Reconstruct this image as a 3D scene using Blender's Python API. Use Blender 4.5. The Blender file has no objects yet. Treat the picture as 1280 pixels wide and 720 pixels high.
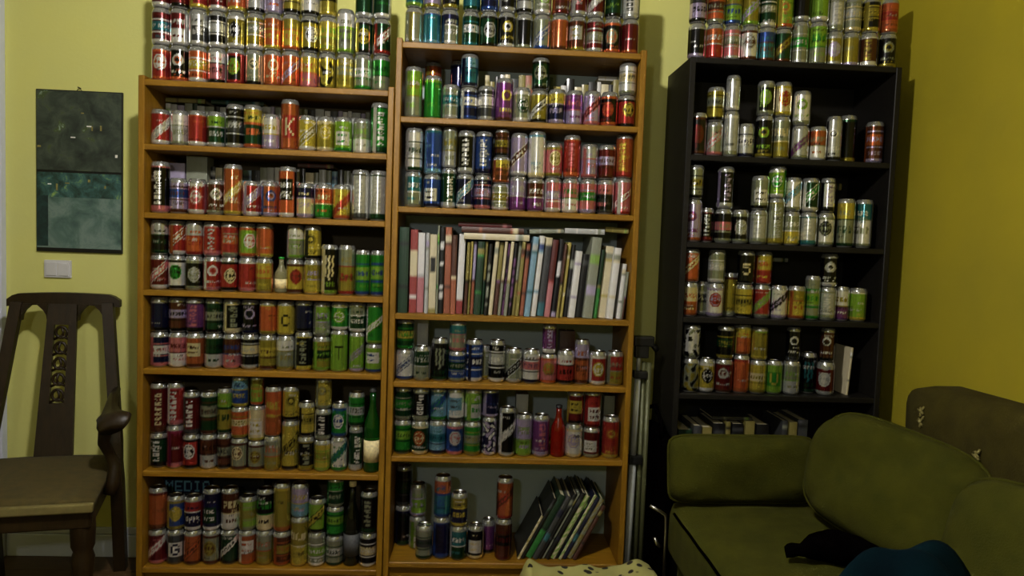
import bpy, bmesh, math, random
import numpy as np
from mathutils import Vector, Matrix

random.seed(7)
SC = bpy.context.scene
COL = SC.collection
PI = math.pi

# ------------------------------------------------------------------ camera
CX, CY, CZ = 1.0736, -2.6382, 1.1885
YAW, PITCH, ROLL, FPX = 0.0538, -0.0606, 0.0365, 900.0
fw = Vector((math.sin(YAW) * math.cos(PITCH), math.cos(YAW) * math.cos(PITCH), math.sin(PITCH)))
rt0 = Vector((math.cos(YAW), -math.sin(YAW), 0))
up0 = rt0.cross(fw)
rt = rt0 * math.cos(ROLL) + up0 * math.sin(ROLL)
up = up0 * math.cos(ROLL) - rt0 * math.sin(ROLL)
cam_d = bpy.data.cameras.new('camera')
cam_d.sensor_width = 36.0
cam_d.lens = FPX / 1280.0 * 36.0
cam_d.clip_start = 0.02
cam = bpy.data.objects.new('camera', cam_d)
COL.objects.link(cam)
M = Matrix((rt, up, -fw)).transposed().to_4x4()
M.translation = Vector((CX, CY, CZ))
cam.matrix_world = M
SC.camera = cam

# ------------------------------------------------------------------ world, lights, exposure
SC.view_settings.view_transform = 'Standard'
SC.view_settings.look = 'None'
SC.view_settings.gamma = 1.0
SC.view_settings.use_curve_mapping = False
SC.view_settings.exposure = 0.12
wd = bpy.data.worlds.new('world')
SC.world = wd
wd.use_nodes = True
wd.node_tree.nodes['Background'].inputs[0].default_value = (0.9, 0.95, 1.0, 1)
wd.node_tree.nodes['Background'].inputs[1].default_value = 0.01
LAMP_POS = (0.78, -1.62, 2.14)
LAMP_POWER = 74.0
FLOOR_LAMP_POS = (0.62, -3.35, 1.62)
FLOOR_LAMP_POWER = 22.0


def point_light(name, loc, power, radius, color, parent=None):
    d = bpy.data.lights.new(name, 'POINT')
    d.energy = power
    d.shadow_soft_size = radius
    d.color = color
    o = bpy.data.objects.new(name, d)
    COL.objects.link(o)
    o.location = loc
    if parent:
        o.parent = parent
    return o


def px_at_y(px, py, Y):
    d = fw + rt * ((px - 640) / FPX) - up * ((py - 360) / FPX)
    t = (Y - CY) / d.y
    return Vector((CX, CY, CZ)) + d * t


def x_at(px, Y, z):
    """world x of the point on the line (Y, z) seen in column px"""
    x = 1.0
    for _ in range(8):
        v = Vector((x, Y, z)) - Vector((CX, CY, CZ))
        f = FPX * v.dot(rt) / v.dot(fw) + 640
        x += (px - f) / 370.0
    return x


# ------------------------------------------------------------------ materials
def lin(c):
    return tuple(((v / 255) / 12.92 if v / 255 <= .04045 else ((v / 255 + .055) / 1.055) ** 2.4) for v in c)


def principled(name):
    m = bpy.data.materials.new(name)
    m.use_nodes = True
    n = m.node_tree.nodes
    return m, n, m.node_tree.links, n['Principled BSDF']


def solid(name, rgb, rough=.6, metal=0.0, var=.12, scale=30, bump=0.0, bscale=200, spec=.5, stretch=(1, 1, 1), rgb2=None):
    m, n, l, b = principled(name)
    c = lin(rgb)
    tc = n.new('ShaderNodeTexCoord')
    mp = n.new('ShaderNodeMapping')
    mp.inputs['Scale'].default_value = stretch
    l.new(tc.outputs['Object'], mp.inputs[0])
    nz = n.new('ShaderNodeTexNoise')
    nz.inputs['Scale'].default_value = scale
    nz.inputs['Detail'].default_value = 5
    l.new(mp.outputs[0], nz.inputs['Vector'])
    cr = n.new('ShaderNodeValToRGB')
    c2 = lin(rgb2) if rgb2 else tuple(v * (1 + var) for v in c)
    c1 = c if rgb2 else tuple(v * (1 - var) for v in c)
    cr.color_ramp.elements[0].color = (*c1, 1)
    cr.color_ramp.elements[1].color = (*c2, 1)
    cr.color_ramp.elements[0].position = .3
    cr.color_ramp.elements[1].position = .7
    l.new(nz.outputs['Fac'], cr.inputs[0])
    l.new(cr.outputs[0], b.inputs['Base Color'])
    b.inputs['Roughness'].default_value = rough
    b.inputs['Metallic'].default_value = metal
    b.inputs['Specular IOR Level'].default_value = spec
    if bump:
        n2 = n.new('ShaderNodeTexNoise')
        n2.inputs['Scale'].default_value = bscale
        n2.inputs['Detail'].default_value = 3
        l.new(mp.outputs[0], n2.inputs['Vector'])
        bp = n.new('ShaderNodeBump')
        bp.inputs['Strength'].default_value = bump
        bp.inputs['Distance'].default_value = .003
        l.new(n2.outputs['Fac'], bp.inputs['Height'])
        l.new(bp.outputs[0], b.inputs['Normal'])
    return m


def printed(name, rough, metal, coat=0.0, noise=.1):
    """printed surface: the flat print sits in the colour attribute, the grain in a noise"""
    m, n, l, b = principled(name)
    a = n.new('ShaderNodeAttribute')
    a.attribute_name = 'print'
    tc = n.new('ShaderNodeTexCoord')
    nz = n.new('ShaderNodeTexNoise')
    nz.inputs['Scale'].default_value = 60
    l.new(tc.outputs['Object'], nz.inputs['Vector'])
    mr = n.new('ShaderNodeMapRange')
    mr.inputs['To Min'].default_value = 1 - noise
    mr.inputs['To Max'].default_value = 1 + noise
    l.new(nz.outputs['Fac'], mr.inputs['Value'])
    mx = n.new('ShaderNodeVectorMath')
    mx.operation = 'SCALE'
    l.new(a.outputs['Color'], mx.inputs[0])
    l.new(mr.outputs[0], mx.inputs['Scale'])
    l.new(mx.outputs[0], b.inputs['Base Color'])
    b.inputs['Roughness'].default_value = rough
    b.inputs['Metallic'].default_value = metal
    b.inputs['Coat Weight'].default_value = coat
    b.inputs['Coat Roughness'].default_value = .1
    return m


def wood(name, a, c, rough=.5, axis=(2, 14, 14), bump=.15):
    m = solid(name, a, rough, rgb2=c, scale=6, stretch=axis, bump=bump, bscale=14, spec=.35)
    return m


MT = {}
MT['can'] = printed('can_print', .17, .72, .5, noise=.22)
MT['paper'] = printed('cover_print', .5, 0.0, .1)
MT['alu'] = solid('aluminium', (206, 206, 202), .24, 1.0, var=.05)
MT['pages'] = solid('page_edges', (205, 196, 160), .85, scale=4, stretch=(300, 1, 1), var=.2)
MT['pine_x'] = wood('pine_shelf_wood', (112, 78, 9), (138, 98, 13), axis=(1.5, 16, 16))
MT['pine_z'] = wood('pine_panel_wood', (112, 78, 9), (138, 98, 13), axis=(16, 16, 1.5))
MT['back_dark'] = solid('brown_back_board', (74, 62, 34), .7, var=.2, scale=5)
MT['back_grey'] = solid('grey_back_board', (176, 192, 194), .7, var=.08, scale=4)
MT['black_wood'] = wood('black_stained_wood', (11, 9, 6), (16, 13, 9), rough=.55, bump=.08)
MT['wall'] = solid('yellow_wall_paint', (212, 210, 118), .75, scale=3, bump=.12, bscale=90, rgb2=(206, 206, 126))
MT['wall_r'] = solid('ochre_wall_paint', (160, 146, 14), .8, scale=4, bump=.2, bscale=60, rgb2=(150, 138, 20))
MT['ceil'] = solid('ceiling_paint', (214, 212, 196), .9, var=.03)
MT['floor'] = wood('dark_floor_wood', (64, 46, 26), (84, 62, 34), rough=.5, axis=(3, 18, 18))
MT['white'] = solid('white_gloss_paint', (206, 212, 232), .35, var=.03)
MT['plastic'] = solid('white_plastic', (205, 204, 206), .4, var=.02)
MT['dark_wood'] = wood('dark_chair_wood', (26, 17, 4), (40, 27, 7), rough=.42, axis=(12, 12, 2))
MT['seat'] = solid('olive_seat_cloth', (56, 48, 5), .9, rgb2=(70, 58, 9), scale=40, bump=.3, bscale=300)
MT['seat_edge'] = solid('pale_seat_edge', (104, 94, 46), .85, var=.15, scale=30)
MT['sofa'] = solid('olive_sofa_cloth', (49, 50, 5), .95, rgb2=(61, 60, 7), scale=18, bump=.5, bscale=260, spec=.15)
MT['sofa_back'] = solid('worn_brown_sofa_cloth', (50, 44, 10), .95, rgb2=(62, 55, 14), scale=22, bump=.6, bscale=220, spec=.15)
MT['worn'] = solid('frayed_pale_cloth', (150, 140, 84), .95, rgb2=(104, 96, 50), scale=60, bump=.8, bscale=120, spec=.1)
MT['teal'] = solid('teal_blanket_cloth', (3, 25, 30), .95, rgb2=(2, 10, 16), scale=9, bump=.5, bscale=160, spec=.05)
MT['blackcloth'] = solid('black_cloth', (3, 2, 2), 1.0, var=.3, scale=20, bump=.4, bscale=200, spec=.0)
MT['black'] = solid('black_plastic', (12, 12, 12), .45, var=.2)
MT['chrome'] = solid('brushed_steel', (170, 168, 160), .3, 1.0, var=.05)
MT['pale_tube'] = solid('pale_grey_tube', (196, 200, 196), .4, .3, var=.04)
MT['olive_tube'] = solid('dull_olive_tube', (86, 88, 56), .5, .2, var=.1)
MT['green_glass'] = None


def glass(name, rgb):
    m, n, l, b = principled(name)
    nz = n.new('ShaderNodeTexNoise')
    nz.inputs['Scale'].default_value = 8
    mr = n.new('ShaderNodeMapRange')
    mr.inputs['To Min'].default_value = .06
    mr.inputs['To Max'].default_value = .12
    l.new(nz.outputs['Fac'], mr.inputs['Value'])
    l.new(mr.outputs[0], b.inputs['Roughness'])
    b.inputs['Base Color'].default_value = (*lin(rgb), 1)
    b.inputs['Transmission Weight'].default_value = .75
    return m


def emit(name, rgb, s):
    m, n, l, b = principled(name)
    b.inputs['Base Color'].default_value = (*lin(rgb), 1)
    b.inputs['Emission Color'].default_value = (*lin(rgb), 1)
    b.inputs['Emission Strength'].default_value = s
    return m


# ------------------------------------------------------------------ mesh helpers
def mesh_obj(name, verts, faces, mat, parent=None, smooth=False, loc=None):
    me = bpy.data.meshes.new(name)
    me.from_pydata([tuple(v) for v in verts], [], [tuple(f) for f in faces])
    if smooth:
        me.polygons.foreach_set('use_smooth', [True] * len(me.polygons))
    me.materials.append(mat)
    me.update()
    o = bpy.data.objects.new(name, me)
    COL.objects.link(o)
    if parent:
        o.parent = parent
    if loc:
        o.location = loc
    return o


def bm_obj(name, bm, mat, parent=None, smooth=False, loc=None):
    bmesh.ops.recalc_face_normals(bm, faces=bm.faces)
    me = bpy.data.meshes.new(name)
    bm.to_mesh(me)
    bm.free()
    if smooth:
        me.polygons.foreach_set('use_smooth', [True] * len(me.polygons))
    me.materials.append(mat)
    o = bpy.data.objects.new(name, me)
    COL.objects.link(o)
    if parent:
        o.parent = parent
    if loc:
        o.location = loc
    return o


def add_box(bm, x0, x1, y0, y1, z0, z1, bev=0.0, seg=1):
    r = bmesh.ops.create_cube(bm, size=1.0)
    vs = r['verts']
    for v in vs:
        v.co = Vector(((x0 + x1) / 2 + v.co.x * (x1 - x0), (y0 + y1) / 2 + v.co.y * (y1 - y0), (z0 + z1) / 2 + v.co.z * (z1 - z0)))
    if bev:
        es = list({e for v in vs for e in v.link_edges})
        bmesh.ops.bevel(bm, geom=es, offset=bev, segments=seg, affect='EDGES', profile=.7)


def box(name, x0, x1, y0, y1, z0, z1, mat, parent=None, bev=.002, seg=1, smooth=False):
    bm = bmesh.new()
    add_box(bm, x0, x1, y0, y1, z0, z1, bev, seg)
    return bm_obj(name, bm, mat, parent, smooth)


def add_tube(bm, pts, rad, seg=10, cap=True):
    """tube along points, radius a number or one per point"""
    pts = [Vector(p) for p in pts]
    n = len(pts)
    rads = rad if isinstance(rad, (list, tuple)) else [rad] * n
    rings = []
    ref = None
    for i, p in enumerate(pts):
        t = (pts[min(i + 1, n - 1)] - pts[max(i - 1, 0)]).normalized()
        if ref is None:
            ref = t.orthogonal().normalized()
        ref = (ref - t * ref.dot(t)).normalized()
        b = t.cross(ref)
        rings.append([bm.verts.new(p + (ref * math.cos(a) + b * math.sin(a)) * rads[i]) for a in [2 * PI * k / seg for k in range(seg)]])
    for i in range(n - 1):
        for k in range(seg):
            bm.faces.new((rings[i][k], rings[i][(k + 1) % seg], rings[i + 1][(k + 1) % seg], rings[i + 1][k]))
    if cap:
        bm.faces.new(rings[0][::-1])
        bm.faces.new(rings[-1])


def tube(name, pts, rad, mat, parent=None, seg=10):
    bm = bmesh.new()
    add_tube(bm, pts, rad, seg)
    return bm_obj(name, bm, mat, parent, True)


def add_sweep(bm, sections):
    """solid from equal-length section loops"""
    rings = [[bm.verts.new(p) for p in s] for s in sections]
    k = len(rings[0])
    for i in range(len(rings) - 1):
        for j in range(k):
            bm.faces.new((rings[i][j], rings[i][(j + 1) % k], rings[i + 1][(j + 1) % k], rings[i + 1][j]))
    bm.faces.new(rings[0][::-1])
    bm.faces.new(rings[-1])


def tag(o, label, cat, group=None, kind=None):
    if label:
        o['label'] = label
    if cat:
        o['category'] = cat
    if group:
        o['group'] = group
    if kind:
        o['kind'] = kind
    return o


def empty(name, loc=(0, 0, 0), rotz=0.0):
    o = bpy.data.objects.new(name, None)
    o.empty_display_size = .05
    COL.objects.link(o)
    o.location = loc
    o.rotation_euler = (0, 0, rotz)
    return o


def struct(o):
    o['kind'] = 'structure'
    return o


# ------------------------------------------------------------------ room
XL, XR, YF, ZC = -3.2, 2.56, -5.6, 2.62
struct(box('wall_back', XL - .1, XR + .1, 0, .1, -.1, ZC, MT['wall'], bev=0))
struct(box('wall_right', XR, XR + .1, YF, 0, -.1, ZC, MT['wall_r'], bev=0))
struct(box('wall_left', XL - .1, XL, YF, 0, -.1, ZC, MT['wall'], bev=0))
struct(box('wall_front', XL - .1, XR + .1, YF - .1, YF, -.1, ZC, MT['wall'], bev=0))
struct(box('ceiling', XL - .1, XR + .1, YF - .1, .1, ZC, ZC + .1, MT['ceil'], bev=0))
fl = struct(empty('floor'))
box('floor_base', XL, XR, YF, 0, -.06, -.012, MT['floor'], fl, bev=0)
for i in range(4):                               # boards run along the wall; only the strip by the chair shows
    y1 = -.002 - i * .12
    box('plank', XL + .3, XR - .02, y1 - .117, y1, -.012, 0.0, MT['floor'], fl, bev=.0015)
box('floor_boards', XL, XR, YF, -.482, -.012, 0.0, MT['floor'], fl, bev=0)['kind'] = 'stuff'
bb = struct(empty('baseboard_back'))
box('board', -.5765, -.004, -.014, 0, .0, .082, MT['white'], bb)
box('cap', -.5765, -.004, -.010, 0, .084, .108, MT['white'], bb, bev=.004, seg=2)
# door casing at the edge of the wall and the door it frames
dr = struct(empty('door_1'))
box('casing', -.665, -.578, -.03, 0, 0, 2.05, MT['white'], dr, bev=.005, seg=2)
box('casing', -1.60, -1.515, -.03, 0, 0, 2.05, MT['white'], dr, bev=.005, seg=2)
box('casing', -1.60, -.578, -.03, 0, 2.055, 2.13, MT['white'], dr, bev=.005, seg=2)
dl = box('door_leaf', -1.51, -.67, -.02, 0, .005, 2.045, MT['white'], dr, bev=.003)
for (a, b_) in ((.2, .95), (1.1, 1.9)):
    box('panel', -1.36, -.82, -.026, -.018, a, b_, MT['white'], dl, bev=.006)
tube('handle', [(-.74, -.02, 1.02), (-.74, -.06, 1.02), (-.85, -.06, 1.02)], .009, MT['chrome'], dl)


# ------------------------------------------------------------------ bookcases
def bookcase(name, x0, x1, zs, top, depth, mats, label, back, extra_low=None, side_rise=.012):
    mx, mz, mb = mats
    t = .019
    r = empty(name, ((x0 + x1) / 2, -depth / 2, 0))
    r.matrix_world.identity()
    r.location = (0, 0, 0)
    tag(r, label, 'bookcase')
    box('side_panel', x0, x0 + t, -depth, -.002, 0, top + side_rise, mz, r)
    box('side_panel', x1 - t, x1, -depth, -.002, 0, top + side_rise, mz, r)
    box('back_panel', x0 + t, x1 - t, -.010, -.004, .02, top, mb, r, bev=0)
    for z in zs:
        box('shelf', x0 + t, x1 - t, -depth + .001, -.011, z - .0185, z, mx, r)
    box('plinth', x0 + t, x1 - t, -depth + .02, -depth + .036, 0, min(zs) - .019, mx, r)
    return r


LZ = [1.6655, 1.4642, 1.2474, 1.0003, .7457, .4095, .0862]
MZ = [1.8221, 1.5863, 1.2977, .9489, .7240, .4745, .1148]
RZ = [1.8209, 1.5052, 1.2180, .9672, .7090, .452, .20]
LX, MX, RX = (0.0, .800), (.803, 1.613), (1.757, 2.470)
FR = -.28
pine = (MT['pine_x'], MT['pine_z'])
bookcase('bookcase', *LX, LZ, LZ[0], .28, (*pine, MT['back_dark']), 'shorter pine bookcase of drink cans beside the dark wooden chair', 0)
bookcase('bookcase', *MX, MZ, MZ[0], .28, (*pine, MT['back_grey']), 'taller pine bookcase with one shelf of upright books', 0)
bookcase('bookcase', *RX, RZ, RZ[0], .28, (MT['black_wood'], MT['black_wood'], MT['black_wood']), 'black bookcase of drink cans behind the olive sofa', 0, side_rise=0.0)

# ------------------------------------------------------------------ print painting
PAL = {'R': ((164, 32, 24), 'red'), 'D': ((98, 12, 14), 'dark red'), 'O': ((200, 88, 26), 'orange'), 'A': ((172, 82, 22), 'amber'),
       'Y': ((198, 178, 38), 'yellow'), 'E': ((150, 136, 26), 'olive'), 'L': ((130, 178, 34), 'lime'), 'G': ((26, 138, 34), 'green'),
       'F': ((10, 58, 28), 'dark green'), 'T': ((24, 112, 122), 'teal'), 'C': ((112, 168, 196), 'pale blue'), 'B': ((26, 66, 142), 'blue'),
       'N': ((14, 18, 58), 'navy'), 'P': ((112, 48, 116), 'purple'), 'V': ((172, 156, 196), 'lavender'), 'K': ((200, 108, 114), 'pink'),
       'M': ((140, 24, 70), 'magenta'), 'W': ((232, 230, 224), 'white'), 'S': ((186, 188, 184), 'silver'), 'Z': ((62, 64, 64), 'grey'),
       'X': ((12, 12, 14), 'black'), 'H': ((228, 212, 158), 'cream'), 'J': ((86, 42, 20), 'brown'), 'U': ((142, 148, 122), 'grey-green')}
LC = {k: np.array(lin(v[0])) for k, v in PAL.items()}
FONT = {'G': '01110 10001 10000 10111 10001 10001 01110', 'C': '01110 10001 10000 10000 10000 10001 01110', 'T': '11111 00100 00100 00100 00100 00100 00100',
        'A': '01110 10001 10001 11111 10001 10001 10001', 'K': '10001 10010 10100 11000 10100 10010 10001', 'M': '10001 11011 10101 10101 10001 10001 10001',
        'E': '11111 10000 10000 11110 10000 10000 11111', 'D': '11110 10001 10001 10001 10001 10001 11110', 'I': '01110 00100 00100 00100 00100 00100 01110',
        'U': '10001 10001 10001 10001 10001 10001 01110', '5': '11111 10000 11110 00001 00001 10001 01110'}
FEAT = {'0': 'trim', '1': 'middle band', '2': 'oval emblem', '3': 'upright lettering', '4': 'slanted stripe', '5': 'upper part', '6': 'lower part',
        '7': 'round badge', '8': 'square label', '9': 'letter', 'A': 'claw marks', 'B': 'mottling'}


def glyph(ch, s, t, s0, t0, w, h):
    """mask of a 5x7 letter with its lower corner at (s0, t0)"""
    rows = FONT[ch].split()
    ix = np.floor((s - s0) / w * 5).astype(int)
    iy = np.floor((t - t0) / h * 7).astype(int)
    ok = (ix >= 0) & (ix < 5) & (iy >= 0) & (iy < 7)
    g = np.array([[int(c) for c in r] for r in rows])[::-1]
    return ok & (g[np.clip(iy, 0, 6), np.clip(ix, 0, 4)] > 0)


def marks(s, t, s0, s1, t0, t1, rs, rot=False):
    """rows of fine print too small to read"""
    if rot:
        s, t, s0, s1, t0, t1 = t, s, t0, t1, s0, s1
    hgt = t1 - t0
    w = hgt * .75
    ix = np.floor((s - s0) / w * 4).astype(int)
    iy = np.floor((t - t0) / hgt * 4).astype(int)
    inside = (s >= s0) & (s < s1) & (iy >= 0) & (iy < 4)
    tab = rs.random((64, 4)) > .36
    tab[3::4] = False
    tab[0::4] |= rs.random((16, 4)) > .4
    return inside & tab[np.clip(ix, 0, 63) % 64, np.clip(iy, 0, 3)]


def paint(s, t, H, code, rs):
    """colours over a print of half-width about 1.4 and height H (in can radii)"""
    c = [LC[k] for k in code[:3]]
    tpl = code[3]
    out = np.empty(s.shape + (3,))
    out[:] = c[0]
    v = t / H

    def put(m, col):
        out[m] = col
    if tpl != '9':
        put(v < .05, c[2] * .9)
    if tpl == '0':
        put(v > .93, c[1]); put(v < .07, c[2])
    elif tpl == '1':
        a = .34 + .12 * rs.random()
        put((v > a) & (v < a + .3), c[1])
        put(marks(s, v * H, -1.1, 1.1, (a + .08) * H, (a + .22) * H, rs), c[2])
        put((abs(v - a + .07) < .018) | (abs(v - a - .38) < .018), c[2])
    elif tpl == '2':
        vc = .48 + .1 * rs.random()
        e = (s / .72) ** 2 + ((t - vc * H) / (.27 * H if H < 4.5 else .22 * H)) ** 2
        put(e < 1, c[1]); put((e < .62) & (e > .45), c[2])
        put(marks(s, t, -.5, .5, (vc - .06) * H, (vc + .07) * H, rs), c[2])
        put((v > .9), c[2])
    elif tpl == '3':
        put(marks(s, t, -.36, .36, .14 * H, .9 * H, rs, True), c[1])
        put((v < .1) | (v > .95), c[2])
    elif tpl == '4':
        d = t - .5 * H - s * .9
        put(abs(d) < .42, c[1]); put(abs(abs(d) - .52) < .06, c[2])
        put(marks(s, t - s * .9, -.9, .9, .5 * H - .2, .5 * H + .2, rs), c[2])
    elif tpl == '5':
        put(v > .6, c[1]); put(abs(v - .6) < .025, c[2])
        put(marks(s, t, -.8, .8, .28 * H, .45 * H, rs), c[2])
        put(marks(s, t, -.6, .6, .7 * H, .82 * H, rs), c[0])
    elif tpl == '6':
        put(v < .4, c[1]); put(abs(v - .42) < .02, c[2])
        put(marks(s, t, -.9, .9, .58 * H, .76 * H, rs), c[2])
        put(marks(s, t, -.6, .6, .15 * H, .26 * H, rs), c[0])
    elif tpl == '7':
        e = (s / .62) ** 2 + ((t - .64 * H) / .62) ** 2
        put(e < 1, c[1]); put(e < .4, c[2]); put((e < .16), c[0])
        put(marks(s, t, -.8, .8, .2 * H, .3 * H, rs), c[1])
        put(marks(s, t, -.6, .6, .09 * H, .16 * H, rs), c[2])
    elif tpl == '8':
        lo, hi = (.16, .62) if rs.random() > .4 else (.34, .8)
        q = (abs(s) < .78) & (v > lo) & (v < hi)
        put(q, c[1])
        for k in range(2):
            a = lo + .08 + k * .2
            put(marks(s, t, -.6, .6, a * H, (a + .1) * H, rs), c[2])
    elif tpl == '9':
        q = (abs(s) < .8) & (v > .2) & (v < .72) if c[1] is not c[0] else s > 9
        put(q, c[1])
        put(glyph(code[4], s, t, -.48, .26 * H, .96, .4 * H), c[2])
    elif tpl == 'A':
        for k, (a, b_) in enumerate(((-.42, .36), (0, .26), (.42, .36))):
            jag = .1 * np.sin(t * 7 + k) + .05 * np.sin(t * 17)
            put((abs(s - a + jag * .6) < .11) & (v > b_) & (v < .84), c[1])
        put(marks(s, t, -.7, .7, .13 * H, .23 * H, rs), c[2])
    elif tpl == 'B':
        n1 = np.sin(s * 5 + rs.random() * 6 + 2 * np.sin(t * 3)) + np.sin(t * 4.2 + 1.7 * np.sin(s * 4 + rs.random() * 6))
        put(n1 > .5, c[1]); put(n1 < -.9, c[2])
    # small print, seams and scuffs that every can carries
    for k in range(rs.randint(1, 4)):
        a = rs.uniform(.08, .86)
        w = rs.uniform(.25, .9)
        o_ = rs.uniform(-.5, .5)
        col = [c[1], c[2], LC['W'] * .8, LC['X']][rs.randint(0, 4)]
        q = marks(s, t, o_ - w, o_ + w, a * H, (a + rs.uniform(.05, .1)) * H, rs)
        if tpl != '9':
            out[q] = out[q] * .3 + col * .7
    if rs.random() > .5:
        a = rs.uniform(.8, 1.5) * (1 if rs.random() > .5 else -1)
        put((s > a) & (s < a + .5), c[rs.randint(1, 3)] * .8)
    put((v > .985), LC['S'] * .8)
    g = out.mean(axis=-1, keepdims=True)
    out = (out * .88 + g * .12) * (1 + .16 * (rs.random(out.shape[:-1])[..., None] - .5))
    return out


# ------------------------------------------------------------------ drink cans
CANS = {'s': ('short_can', .115, .0288), 't': ('tall_can', .166, .0288), 'm': ('medium_can', .142, .0286), 'k': ('slim_can', .118, .0238), 'l': ('slim_can', .152, .0250)}
front = np.radians(np.linspace(-102, 102, 33))
rear = np.radians(np.linspace(102, 258, 9)[1:-1])
THETA = np.concatenate([front, rear])


def can_template(h, R):
    nrow = int(round((h - .020) / .0042))
    prof = [(.0, .004), (R * .70, .002), (R * .80, .0), (R * .86, .002)]
    prof += [(R * .97, .007)] + [(R, .010 + (h - .024) * k / nrow) for k in range(nrow + 1)] + [(R * .965, h - .009), (R * .88, h - .0035), (R * .845, h - .0015)]
    nt = len(THETA)
    verts, cols = [], []
    for r, z in prof[1:]:
        for a in THETA:
            verts.append((r * math.sin(a), -r * math.cos(a), z))
    faces = []
    for i in range(len(prof) - 2):
        for k in range(nt):
            k2 = (k + 1) % nt
            faces.append((i * nt + k, i * nt + k2, (i + 1) * nt + k2, (i + 1) * nt + k))
    faces.append(tuple(range(nt))[::-1])
    me = bpy.data.meshes.new('can_body')
    me.from_pydata(verts, [], faces)
    me.polygons.foreach_set('use_smooth', [True] * (len(faces) - 1) + [False])
    me.materials.append(MT['can'])
    me.color_attributes.new('print', 'FLOAT_COLOR', 'POINT')
    me.update()
    vz = np.array([v[2] for v in verts])
    th = np.tile(np.where(THETA > PI, THETA - 2 * PI, THETA), len(prof) - 1)
    return me, th, vz


def lid_template(R):
    bm = bmesh.new()
    seg = 24
    prof = [(R * .855, -.0035), (R * .855, -.0005), (R * .83, .0006), (R * .80, -.0005), (R * .78, -.004), (R * .02, -.0036)]
    rings = [[bm.verts.new((r * math.cos(2 * PI * k / seg), r * math.sin(2 * PI * k / seg), z)) for k in range(seg)] for r, z in prof]
    for i in range(len(rings) - 1):
        for k in range(seg):
            bm.faces.new((rings[i][k], rings[i][(k + 1) % seg], rings[i + 1][(k + 1) % seg], rings[i + 1][k]))
    bm.faces.new(rings[-1])
    add_box(bm, -R * .22, R * .22, -R * .55, R * .12, -.0030, -.0018, 0)
    bmesh.ops.recalc_face_normals(bm, faces=bm.faces)
    me = bpy.data.meshes.new('can_lid')
    bm.to_mesh(me)
    bm.free()
    me.polygons.foreach_set('use_smooth', [True] * len(me.polygons))
    me.materials.append(MT['alu'])
    return me


TPL = {k: (can_template(h, r), lid_template(r)) for k, (n_, h, r) in CANS.items()}
DEFAULT = '12567841B2567'
CANN = [0]


def make_can(kind, code, loc, label, group, turn, sq=1.0, sl=1.0):
    CANN[0] += 1
    rs = np.random.RandomState(CANN[0] * 13 + 5)
    nm, h, R = CANS[kind]
    (me0, th, vz), lid = TPL[kind]
    me = me0.copy()
    s = th
    t = (vz - .010) / R
    H = (h - .024) / R
    out = paint(s, t, H, code, rs)
    out[vz < .006] = LC['S'] * .8
    col = np.ones((len(vz), 4), dtype=np.float32)
    col[:, :3] = out
    me.color_attributes['print'].data.foreach_set('color', col.ravel())
    o = bpy.data.objects.new(nm, me)
    COL.objects.link(o)
    o.location = loc
    o.rotation_euler = (0, 0, turn)
    o.scale = (sl, sl, sq)
    tag(o, label, 'can', group)
    l = bpy.data.objects.new('lid', lid)
    COL.objects.link(l)
    l.parent = o
    l.location = (0, 0, h - .0012)
    l.rotation_euler = (0, 0, rs.random() * .8)
    return h


def lathe(name, prof, mat, parent=None, seg=28, loc=None):
    bm = bmesh.new()
    rings = [[bm.verts.new((r * math.cos(2 * PI * k / seg), r * math.sin(2 * PI * k / seg), z)) for k in range(seg)] for r, z in prof]
    for i in range(len(rings) - 1):
        for k in range(seg):
            bm.faces.new((rings[i][k], rings[i][(k + 1) % seg], rings[i + 1][(k + 1) % seg], rings[i + 1][k]))
    bm.faces.new(rings[0][::-1])
    bm.faces.new(rings[-1])
    return bm_obj(name, bm, mat, parent, True, loc)


GL = {'g': glass('green_bottle_glass', (24, 104, 30)), 'x': glass('dark_bottle_glass', (18, 24, 16)), 'h': glass('clear_bottle_glass', (200, 196, 150)), 'r': glass('red_bottle_glass', (170, 30, 16))}
LABM = {c: solid('paper_label_' + PAL[c][1].replace(' ', '_').replace('-', '_'), PAL[c][0], .6, var=.25, scale=120) for c in 'HWZYGXKR'}


def make_bottle(h, R, g, labc, capc, loc, label, group, z0=.12, z1=.38):
    r = empty('bottle', loc)
    tag(r, label, 'bottle', group)
    lathe('body', [(R * .9, 0), (R, .006), (R, h * .5), (R * .93, h * .58), (R * .45, h * .74), (R * .38, h * .82), (R * .38, h * .955)], GL[g], r)
    if labc:
        lathe('label', [(R * 1.004, h * z0), (R * 1.012, h * z0), (R * 1.012, h * z1), (R * 1.004, h * z1)], LABM[labc], r)
    lathe('cap', [(R * .42, h * .94), (R * .44, h * .95), (R * .44, h * .995), (R * .36, h)], LABM[capc], r)
    return h


def ordn(k):
    """ordinal word of 1, 2, 3 ..."""
    if k <= 15:
        return ORD[k - 1]
    if k < 20:
        return ['sixteenth', 'seventeenth', 'eighteenth', 'nineteenth'][k - 16]
    t, u = divmod(k, 10)
    if u == 0:
        return {2: 'twentieth', 3: 'thirtieth', 4: 'fortieth'}[t]
    return {2: 'twenty-', 3: 'thirty-', 4: 'forty-'}[t] + ORD[u - 1]


ORD = ['first', 'second', 'third', 'fourth', 'fifth', 'sixth', 'seventh', 'eighth', 'ninth', 'tenth', 'eleventh', 'twelfth', 'thirteenth', 'fourteenth', 'fifteenth']
SHELF_L = ['top board', 'second shelf', 'third shelf', 'fourth shelf', 'fifth shelf', 'sixth shelf', 'lowest shelf']
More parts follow.
